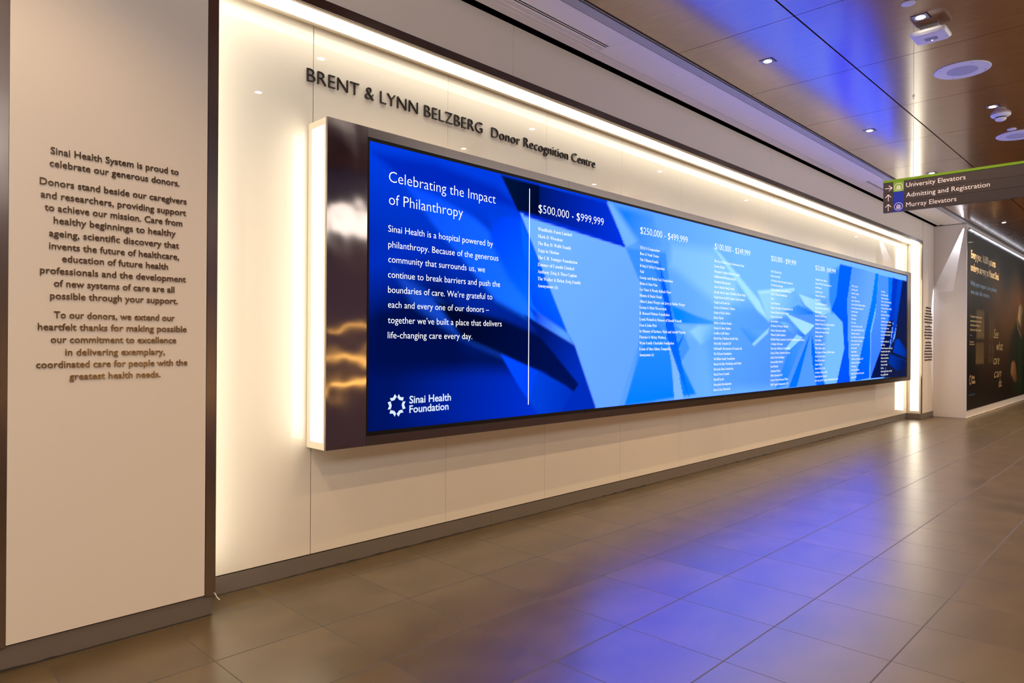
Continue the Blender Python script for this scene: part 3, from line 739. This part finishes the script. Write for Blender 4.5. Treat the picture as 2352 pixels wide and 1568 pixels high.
for hl, x0, za, zb, ri, rw, names in COLS:
    nm = names.split('|')
    if hl: text_lines(MB(), [hl], PRICE_CAP, W, 0.0012, -0.012).build('price_heading', M['led_white'], scr)
    lines = [(serif(t), x0, x0 + 1, za + (zb - za) * i / (len(nm) - 1)) for i, t in enumerate(nm)]
    text_lines(MB(), lines, NAME_CAP, W, 0.0012, NAME_W, sx=name_sx, capu=name_cap_u).build('donor_names', M['led_white'], scr)
# lit ends of the casing
for x, s in ((DX0, -1), (DX1, 1)):
    mb = MB(); xa, xb = sorted((x, x - s * 0.012)); 
    mb.box(xa, xb, YS + 0.02, 4.138, DZ0, DZ1); mb.box(xa, xb, 4.30, YN - 0.002, DZ0, DZ1)
    mb.box(xa, xb, 4.138, 4.30, DZ0, 0.915); mb.box(xa, xb, 4.138, 4.30, 3.05, DZ1)
    e = mb.build('end_light', M['cream'], disp)
    xa, xb = sorted((x - s * 0.002, x - s * 0.01))
    MB().box(xa, xb, 4.138, 4.30, 0.915, 3.05).build('diffuser', M['strip'], e)

# ------------------------------------------------------------------ lettering on the walls
t = empty('raised_lettering', ((TITLE[0][1] + SUB[0][2]) / 2, YN, 3.387))
tag(t, 'dark raised lettering naming the donor centre on the glowing wall above the screen', 'lettering')
text_lines(MB(), [TITLE[0]], TITLE[1], on_wall(YN), 0.001, -0.018, 0.014).build('name_lettering', M['letter_dark'], t)
text_lines(MB(), [SUB[0]], SUB[1], on_wall(YN), 0.001, -0.016, 0.014).build('title_lettering', M['letter_dark'], t)
t = empty('raised_lettering', (1.166, YO - 0.01, 1.39))
tag(t, 'bronze raised thank-you message in three paragraphs on the large cream panel at the left', 'lettering')
for a, b in ((0, 2), (2, 12), (12, 18)):
    text_lines(MB(), MSG[a:b], MSG_CAP, on_wall(YO - 0.01), 0.0005, 0.008, 0.006).build('paragraph', M['letter_steel'], t)
t = empty('raised_lettering', (17.27, YO, 1.39))
tag(t, 'small dark message text on the narrow cream panel at the far end of the recess', 'lettering')
words = ' '.join(l[0] for l in MSG).split()
n18 = []; tot = sum(len(w) + 1 for w in words); acc = 0; cur = []
tgt = [l[2] - l[1] for l in MSG]
for i, w in enumerate(words):
    cur.append(w); acc += len(w) + 1
    if acc >= tot * (len(n18) + 1) / 18 and len(n18) < 17: n18.append(' '.join(cur)); cur = []
n18.append(' '.join(cur))
wid = [0.42, 0.46, 0.55, 0.60, 0.66, 0.63, 0.55, 0.58, 0.62, 0.64, 0.57, 0.50, 0.50, 0.55, 0.62, 0.64, 0.64, 0.60]
zz = 2.40; L18 = []
for i, s in enumerate(n18):
    L18.append([s, 17.32 - wid[i] / 2, 17.32 + wid[i] / 2, zz]); zz -= 0.0635 if i not in (5, 10) else 0.0935
for a, b in ((0, 6), (6, 11), (11, 18)):
    text_lines(MB(), L18[a:b], 0.034, on_wall(YO), 0.0005, 0.03, 0.004).build('paragraph', M['letter_dark'], t)

# ------------------------------------------------------------------ ceiling fittings
def downlight(loc):
    t = empty('downlight', loc)
    x, y, z = loc
    MB().box(x - 0.062, x + 0.062, y - 0.064, y + 0.060, z - 0.0015, z + 0.001).build('shadow_gap', M['dark'], t)
    MB().box(x - 0.056, x + 0.056, y - 0.056, y + 0.056, z - 0.004, z - 0.001).build('trim_plate', M['grey_plastic'], t)
    MB().lathe([(0.034, -0.0062), (0.034, -0.004)], (x, y, z), n=20).build('lens', M['lens'], t)
    return t
def lamp_at(name, loc, energy=SPOT_W, size=math.radians(124), parent=None):
    ld = bpy.data.lights.new(name, 'SPOT'); ld.energy = energy; ld.color = SPOT_C
    ld.spot_size = size; ld.spot_blend = 0.55; ld.shadow_soft_size = 0.018
    lo = bpy.data.objects.new(name, ld); COL.objects.link(lo)
    if parent: lo.parent = parent; lo.location = Vector(loc) - world_loc(parent)
    else: lo.location = loc
    return lo
DL = {(6.355, 2.84): 'square recessed downlight at the edge of the blue ceiling reflection, nearest the white edge ceiling',
      (9.29, 2.84): 'square recessed downlight lower left of the hanging cable, beside the white edge ceiling',
      (12.24, 2.84): 'square recessed downlight peeping over the top edge of the hanging sign',
      (6.355, 1.56): 'square recessed downlight directly above the white wireless access point',
      (9.29, 1.56): 'square recessed downlight just above the smoke detector',
      (18.2, 2.84): 'small far downlight in the dark orange ceiling beyond the hanging sign',
      (21.1, 2.84): 'farthest tiny downlight in the orange ceiling at the right picture edge'}
proto = downlight((6.355, 2.84, ZC)); tag(proto, DL[(6.355, 2.84)], 'light', 'recessed ceiling downlights')
for k in range(-2, 9):
    for y in (2.84, 1.56, 0.28):
        x = 0.46 + 2.948 * k
        key = next((q for q in DL if abs(q[0] - x) < 0.12 and abs(q[1] - y) < 0.05), None)
        if key == (6.355, 2.84): o = proto
        elif key: o = copy_tree(proto, (key[0], key[1], ZC), DL[key])
        elif 3 < x < 4 and y > 1:
            o = copy_tree(proto, (x, y, ZC), 'square downlight out of frame, its dot mirrored %s' %
                          ('in the glass above the first title letters' if y > 2 else 'in the blank glass left of the title'))
        else: o = None
        loc = (key[0], key[1], ZC - 0.012) if key else (x, y, ZC - 0.012)
        lamp_at('downlight_lamp', loc, parent=o)

def ceiling_speaker(loc, label):
    t = empty('ceiling_speaker', loc); tag(t, label, 'speaker', 'round ceiling speakers')
    MB().lathe([(0.236, -0.001), (0.236, -0.004), (0.228, -0.008), (0.135, -0.009)], loc, n=48).build('rim', M['white_plastic'], t)
    MB().lathe([(0.132, -0.0085), (0.128, -0.0105), (0.0001, -0.0125)], loc, n=40).build('grille', M['grille'], t)
    for a in (0.6, 2.2, 3.75, 5.3):
        MB().lathe([(0.007, -0.0075), (0.006, -0.0105)], (loc[0] + 0.2 * math.cos(a), loc[1] + 0.2 * math.sin(a), loc[2]), n=10).build('screw', M['grey_plastic'], t)
    return t
ceiling_speaker((7.853, 1.565, ZC), 'large round white ceiling speaker right of the wireless access point')
ceiling_speaker((10.77, 1.535, ZC), 'round white ceiling speaker cut by the right picture edge below the smoke detector')

def cover(loc, r, label, name='sprinkler_cover', m=None):
    o = MB().lathe([(r * 0.96, 0.0), (r, -0.003), (r * 0.97, -0.007), (r * 0.6, -0.009)], (0, 0, 0), n=32).build(name, m or M['white_plastic'])
    o.location = loc; o.data.transform(Matrix.Translation((0, 0, -0.009)))
    return tag(o, label, 'cover plate', 'round ceiling cover plates')
cover((6.03, 1.565, ZC), 0.05, 'small round cover plate at the top picture edge above the brightest downlight')
cover((10.42, 1.552, ZC), 0.05, 'small round cover plate between smoke detector and cut-off ceiling speaker')
cover((6.085, 3.66, ZC), 0.047, 'round white cover plate on the near part of the white edge ceiling', m=M['soffit'])
cover((10.38, 3.66, ZC), 0.047, 'round white cover plate on the far part of the white edge ceiling', m=M['soffit'])

# wireless access point on a short bracket
t = empty('wireless_access_point', (6.61, 1.545, ZC)); tag(t, 'white rounded wireless access point hanging below the brightest downlight', 'access point')
MB().box(6.55, 6.67, 1.48, 1.61, ZC - 0.055, ZC).build('bracket', M['grey_plastic'], t)
def rrect(cx, cy, hx, hy, r, z, n=8):
    pts = []
    for sx_, sy_, a0 in ((1, 1, 0), (-1, 1, 90), (-1, -1, 180), (1, -1, 270)):
        for i in range(n + 1):
            a = math.radians(a0 + 90 * i / n)
            pts.append((cx + sx_ * (hx - r) + r * math.cos(a), cy + sy_ * (hy - r) + r * math.sin(a), z))
    return pts
def loft(mb, rings):
    n = len(rings[0]); vs = [p for r in rings for p in r]; fs = []
    for i in range(len(rings) - 1):
        for k in range(n): fs.append((i * n + k, i * n + (k + 1) % n, (i + 1) * n + (k + 1) % n, (i + 1) * n + k))
    fs.append(tuple(range(n))); fs.append(tuple((len(rings) - 1) * n + k for k in range(n)))
    return mb.add(vs, fs)
cx, cy = 6.61, 1.545
loft(MB(), [rrect(cx, cy, 0.118, 0.125, 0.03, ZC - 0.052), rrect(cx, cy, 0.125, 0.132, 0.035, ZC - 0.06), rrect(cx, cy, 0.125, 0.132, 0.035, ZC - 0.075),
            rrect(cx, cy, 0.112, 0.12, 0.04, ZC - 0.092), rrect(cx, cy, 0.09, 0.1, 0.04, ZC - 0.095)]).build('housing', M['white_plastic'], t)
loft(MB(), [rrect(cx + 0.015, cy, 0.035, 0.05, 0.012, ZC - 0.094), rrect(cx + 0.015, cy, 0.032, 0.046, 0.012, ZC - 0.0975)]).build('badge_plate', M['grey_plastic'], t)
MB().lathe([(0.007, -0.097), (0.006, -0.1)], (cx + 0.045, cy, ZC), n=12).build('status_light', emit('status_led', (0.6, 0.75, 1.0), 3.0, False), t)

# smoke detector
c = (9.67, 1.545, ZC)
t = empty('smoke_detector', c); tag(t, 'white domed smoke detector on the wood ceiling beside a downlight', 'smoke detector')
MB().lathe([(0.098, 0), (0.1, -0.012), (0.088, -0.024), (0.06, -0.034)], c, n=36).build('base', M['white_plastic'], t)
MB().lathe([(0.052, -0.033), (0.052, -0.046)], c, n=30).build('vent_ring', M['dark'], t)
MB().lathe([(0.056, -0.045), (0.056, -0.056), (0.044, -0.072), (0.02, -0.08)], c, n=30).build('cap', M['white_plastic'], t)

# slot air diffusers in the white edge ceiling
def slot_vent(x0, x1, label):
    t = empty('slot_vent', ((x0 + x1) / 2, 3.777, ZC)); tag(t, label, 'air vent', 'linear slot vents in the edge ceiling')
    z = ZC
    MB().box(x0, x1, 3.725, 3.832, z - 0.0015, z + 0.001).build('backing', M['dark'], t)
    mb = MB()
    for a, b in ((3.718, 3.727), (3.826, 3.838)): mb.box(x0 - 0.008, x1 + 0.008, a, b, z - 0.005, z - 0.0005)
    for xx in (x0 - 0.008, x1): mb.box(xx, xx + 0.008, 3.727, 3.826, z - 0.005, z - 0.0005)
    mb.build('frame', M['soffit'], t)
    for a, b in ((3.742, 3.752), (3.766, 3.790), (3.794, 3.806), (3.810, 3.822)):
        MB().box(x0, x1, a, b, z - 0.005, z - 0.0018).build('slat', M['soffit'], t)
slot_vent(2.32, 5.06, 'black slotted air vent in the white edge ceiling at the top of the picture')
slot_vent(12.14, 14.9, 'far slotted air vent in the white edge ceiling just left of the hanging sign')

# ------------------------------------------------------------------ hanging direction sign
XS = 6.93; SG = SIGN
ytop = 2.0; yend = 0.15
sign = empty('hanging_sign', (XS, 1.075, 2.806))
tag(sign, 'long charcoal direction sign with green top band hung from the ceiling at right', 'sign')
C = on_cross(XS)
zt_, zg, z1, z2, zb = 3.100, 3.0775, 2.9847, 2.8925, 2.806
for a, b in ((zb, z2 - 0.001), (z2 + 0.001, z1 - 0.001), (z1 + 0.001, zg)):
    MB().box(XS, XS + 0.035, yend, ytop - 0.002, a, b).build('slat', M['sign_grey'], sign)
MB().box(XS + 0.003, XS + 0.032, yend + 0.001, ytop - 0.004, zb + 0.003, zg).build('core', M['dark'], sign)
MB().box(XS - 0.002, XS + 0.037, yend, ytop, zg + 0.0005, zt_).build('top_band', M['sign_green'], sign)
ya, yb = 1.828, 1.914
gt = MB().box(XS - 0.0012, XS - 0.0002, ya, yb, z1 + 0.001, zg).build('colour_tile', M['sign_green2'], sign); gt['label'] = 'green tile behind the upper elevator symbol'
bt = MB().box(XS - 0.0012, XS - 0.0002, ya, yb, zb, z1 - 0.001).build('colour_tile', M['sign_blue'], sign); bt['label'] = 'blue tile behind the lower elevator symbol'
for ln in SIGNT:
    text_lines(MB(), [[ln[0], -ln[1], -ln[2], ln[3]]], SIGN_CAP, C, 0.001, -0.002).build('direction_text', M['sign_white'], sign)
def bar(mb, p, q, w, d=0.0016):
    p = Vector(p); q = Vector(q); n = (q - p).normalized(); s = Vector((-n.y, n.x)) * w / 2
    mb.add([C(*(p + s), d), C(*(q + s), d), C(*(q - s), d), C(*(p - s), d)], [(0, 1, 2, 3)])
def arrow(u, v, ang, L_=0.029):
    mb = MB(); a = math.radians(ang)
    rt = lambda x, y: (u + x * math.cos(a) - y * math.sin(a), v + x * math.sin(a) + y * math.cos(a))
    bar(mb, rt(-L_, 0), rt(L_, 0), 0.0055); bar(mb, rt(L_ + 0.002, 0), rt(0.004, 0.024), 0.0055); bar(mb, rt(L_ + 0.002, 0), rt(0.004, -0.024), 0.0055)
    mb.build('arrow', M['sign_white'], sign)
arrow(-1.9545, 3.025, 0); arrow(-1.9555, 2.937, 90); arrow(-1.9555, 2.849, 90)
def elevator_icon(u, v):
    mb = MB(); n = 40; R1, R0 = 0.0355, 0.0325; d = 0.0018
    vs = []
    for k in range(n):
        a = 2 * math.pi * k / n
        vs += [C(u + R1 * math.cos(a), v + R1 * math.sin(a), d), C(u + R0 * math.cos(a), v + R0 * math.sin(a), d)]
    mb.add(vs, [(2 * k, 2 * ((k + 1) % n), 2 * ((k + 1) % n) + 1, 2 * k + 1) for k in range(n)])
    for p, q in (((-.016, -.020), (.016, -.020)), ((-.016, .008), (.016, .008)), ((-.016, -.020), (-.016, .008)), ((.016, -.020), (.016, .008)), ((0, -.02), (0, .008))):
        bar(mb, (u + p[0], v + p[1]), (u + q[0], v + q[1]), 0.0026, d)
    for s in (-1, 1):
        bar(mb, (u + s * .008, v - .017), (u + s * .008, v - .001), 0.0065, d)
        bar(mb, (u + s * .008, v + .001), (u + s * .008, v + .0055), 0.0045, d)
        b = v + .0145
        mb.add([C(u + s * .007 - .005, b - s * -.003, d), C(u + s * .007 + .005, b - s * -.003, d), C(u + s * .007, b + s * -.0055, d)], [(0, 1, 2)])
    mb.build('elevator_symbol', M['sign_white'], sign)
elevator_icon(-1.871, 3.026); elevator_icon(-1.871, 2.8505)
for y in (1.757, 0.39):
    cb = MB().tube([(XS + 0.017, y, zt_ - 0.002), (XS + 0.017, y, ZC)], 0.0016, 8).build('cable', M['steel_thin'], sign)
    MB().lathe([(0.002, 0), (0.006, 0.006), (0.006, 0.022), (0.009, 0.026), (0.009, 0.036), (0.003, 0.042), (0.003, 0.06)], (XS + 0.017, y, 3.80), n=12).build('turnbuckle', M['steel_thin'], cb)

# ------------------------------------------------------------------ poster on the hoarding
YP = 3.43
PX0, PX1, PZ0, PZ1 = 17.80, 31.0, 0.168, 4.135
post = empty('wall_poster', (22, 3.44, PZ0)); tag(post, 'tall black hospital poster with gold writing on the hoarding at the far right', 'poster')
MB().box(PX0, PX1, YP + 0.002, 3.4425, PZ0, PZ1).build('board', M['black_bezel'], post)
xs = np.linspace(PX0, PX1, 240); zs = np.linspace(PZ0, PZ1, 90)
Fg = PFIG
pat = [[[(17.8, .1), (31, .1), (31, 4.2), (17.8, 4.2)], (30, 22, 12), (22, 15, 8), [(18, 3), (18, .5)], 0],
       [[(19.5, 1.4), (24.5, 1.2), (26, 3.4), (21, 3.2)], (92, 68, 36), None, None, 1.3],
       [[(22.0, 2.2), (24.6, 2.0), (25.5, 3.2), (23, 3.3)], (118, 88, 48), None, None, 0.8],
       [[(17.7, 3.2), (31, 3.4), (31, 4.3), (17.7, 4.3)], (12, 6, 3), None, None, 0.5]]
for a, b, c_, d in PRECT:
    pat.append([[(a, d), (c_, d), (c_, b), (a, b)], (122, 112, 84) if c_ - a > 0.5 else (96, 88, 62), (78, 66, 42), [(a, d), (a, b + .3)], 0.02])  # soft grey rectangles in the picture, darker towards the top
pat += [[Fg['scrubs'], (46, 52, 38), (30, 42, 26), [(23, 1.8), (24.5, 0.6)], 0.16], [[(24.0, 0.4), (24.4, 2.1), (24.9, 1.8), (24.8, 0.3)], (40, 66, 42), None, None, 0.2],
        [Fg['face'], (104, 62, 30), (140, 84, 48), [(24.6, 3.1), (24.3, 2.8)], 0.07],
        [Fg['mask'], (214, 196, 158), (150, 138, 112), [(24.3, 2.5), (24.7, 2.5)], 0.05],
        [Fg['strap'], (148, 128, 92), None, None, 0.05], [Fg['hand'], (178, 140, 100), (120, 82, 50), [(23.3, 1.1), (23.9, 0.6)], 0.05]]
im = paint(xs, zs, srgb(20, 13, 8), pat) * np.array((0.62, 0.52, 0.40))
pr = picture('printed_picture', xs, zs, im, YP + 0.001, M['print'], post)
W = on_wall(YP)
text_lines(MB(), PT1, PT1_CAP, W, 0.001, 0.02).build('headline_text', M['gold_ink'], post)
text_lines(MB(), PT2, PT2_CAP, W, 0.001, 0.02).build('subheading_text', M['blue_ink'], post)
text_lines(MB(), PT3, 0.05, W, 0.001, 0.01).build('small_text', M['gold_ink'], post)
text_lines(MB(), PT4, 0.035, W, 0.001, 0.01).build('small_text', M['gold_ink'], post)
text_lines(MB(), PT5, 0.23, W, 0.001, -0.012, shear=0.35).build('script_text', M['gold_ink'], post)
text_lines(MB(), PT6, 0.075, W, 0.001, 0.02).build('logo_text', M['gold_ink'], post)
text_lines(MB(), [['sinaihealth.ca', PT7[0][0], PT7[1][0], PT7[0][1]]], 0.045, W, 0.001, 0.01).build('web_text', M['blue_ink'], post)
MB().box(PDASH[0], 18.261, YP - 0.001, YP, PDASH[1] - 0.004, PDASH[1] + 0.014).build('dash', M['blue_ink'], post)
mb = MB()
for k in range(6):
    a = math.radians(60 * k - 2); ca, sa = math.cos(a), math.sin(a)
    for q in ([(0.56, 0.02), (0.66, 0.33), (0.98, 0.36), (0.84, 0.03)], [(0.56, 0.02), (0.84, 0.03), (1.02, -0.30), (0.70, -0.38)]):
        mb.add([W(PSTAR[0] + 0.12 * (r * ca - s * sa), PSTAR[1] + 0.12 * (r * sa + s * ca), 0.001) for r, s in q], [(0, 1, 2, 3)])
mb.build('star_logo', M['pink_ink'], post)

# LED tube along the head of the poster
t = empty('linear_lamp', (21.5, 3.41, 4.12)); tag(t, 'thin cool white light tube along the top edge of the black poster', 'light')
MB().box(17.90, 30.9, 3.400, 3.442, 4.150, 4.185).build('housing', M['trim'], t)
mb = MB(); mb.tube([(17.95, 3.408, 4.14), (30.8, 3.408, 4.14)], 0.010, 8); mb.build('tube', M['tube_light'], t)
for x in (18.4, 19.1, 20.0, 21.3, 22.9, 24.6):
    MB().box(x, x + 0.05, 3.398, 3.432, 4.126, 4.152).build('clip', M['white_plastic'], t)
# light leaking from the end of that lamp across the white return
ld = bpy.data.lights.new('lamp_end_spill', 'SPOT'); ld.energy = SPILL_W; ld.color = (0.86, 0.88, 1.0)
ld.spot_size = math.radians(15.5); ld.spot_blend = 0.12; ld.shadow_soft_size = 0.004
lo = bpy.data.objects.new('lamp_end_spill', ld); COL.objects.link(lo)
lo.parent = t
src = Vector((17.749, 3.478, 4.235)); dst = Vector((17.80, 3.87, 2.87))
lo.location = src - world_loc(t)
lo.rotation_euler = (dst - src).to_track_quat('-Z', 'Y').to_euler()

# scrap of white sealant hanging at the foot of the steel edge
mb = MB(); mb.tube([(1.688, 4.052, 0.128), (1.692, 4.049, 0.120), (1.697, 4.046, 0.106), (1.704, 4.042, 0.094), (1.712, 4.038, 0.086)], 0.003, 7)
tag(mb.build('sealant_scrap', M['white_plastic']), 'curl of loose white sealant at the foot of the steel edge on the left pillar', 'scrap')
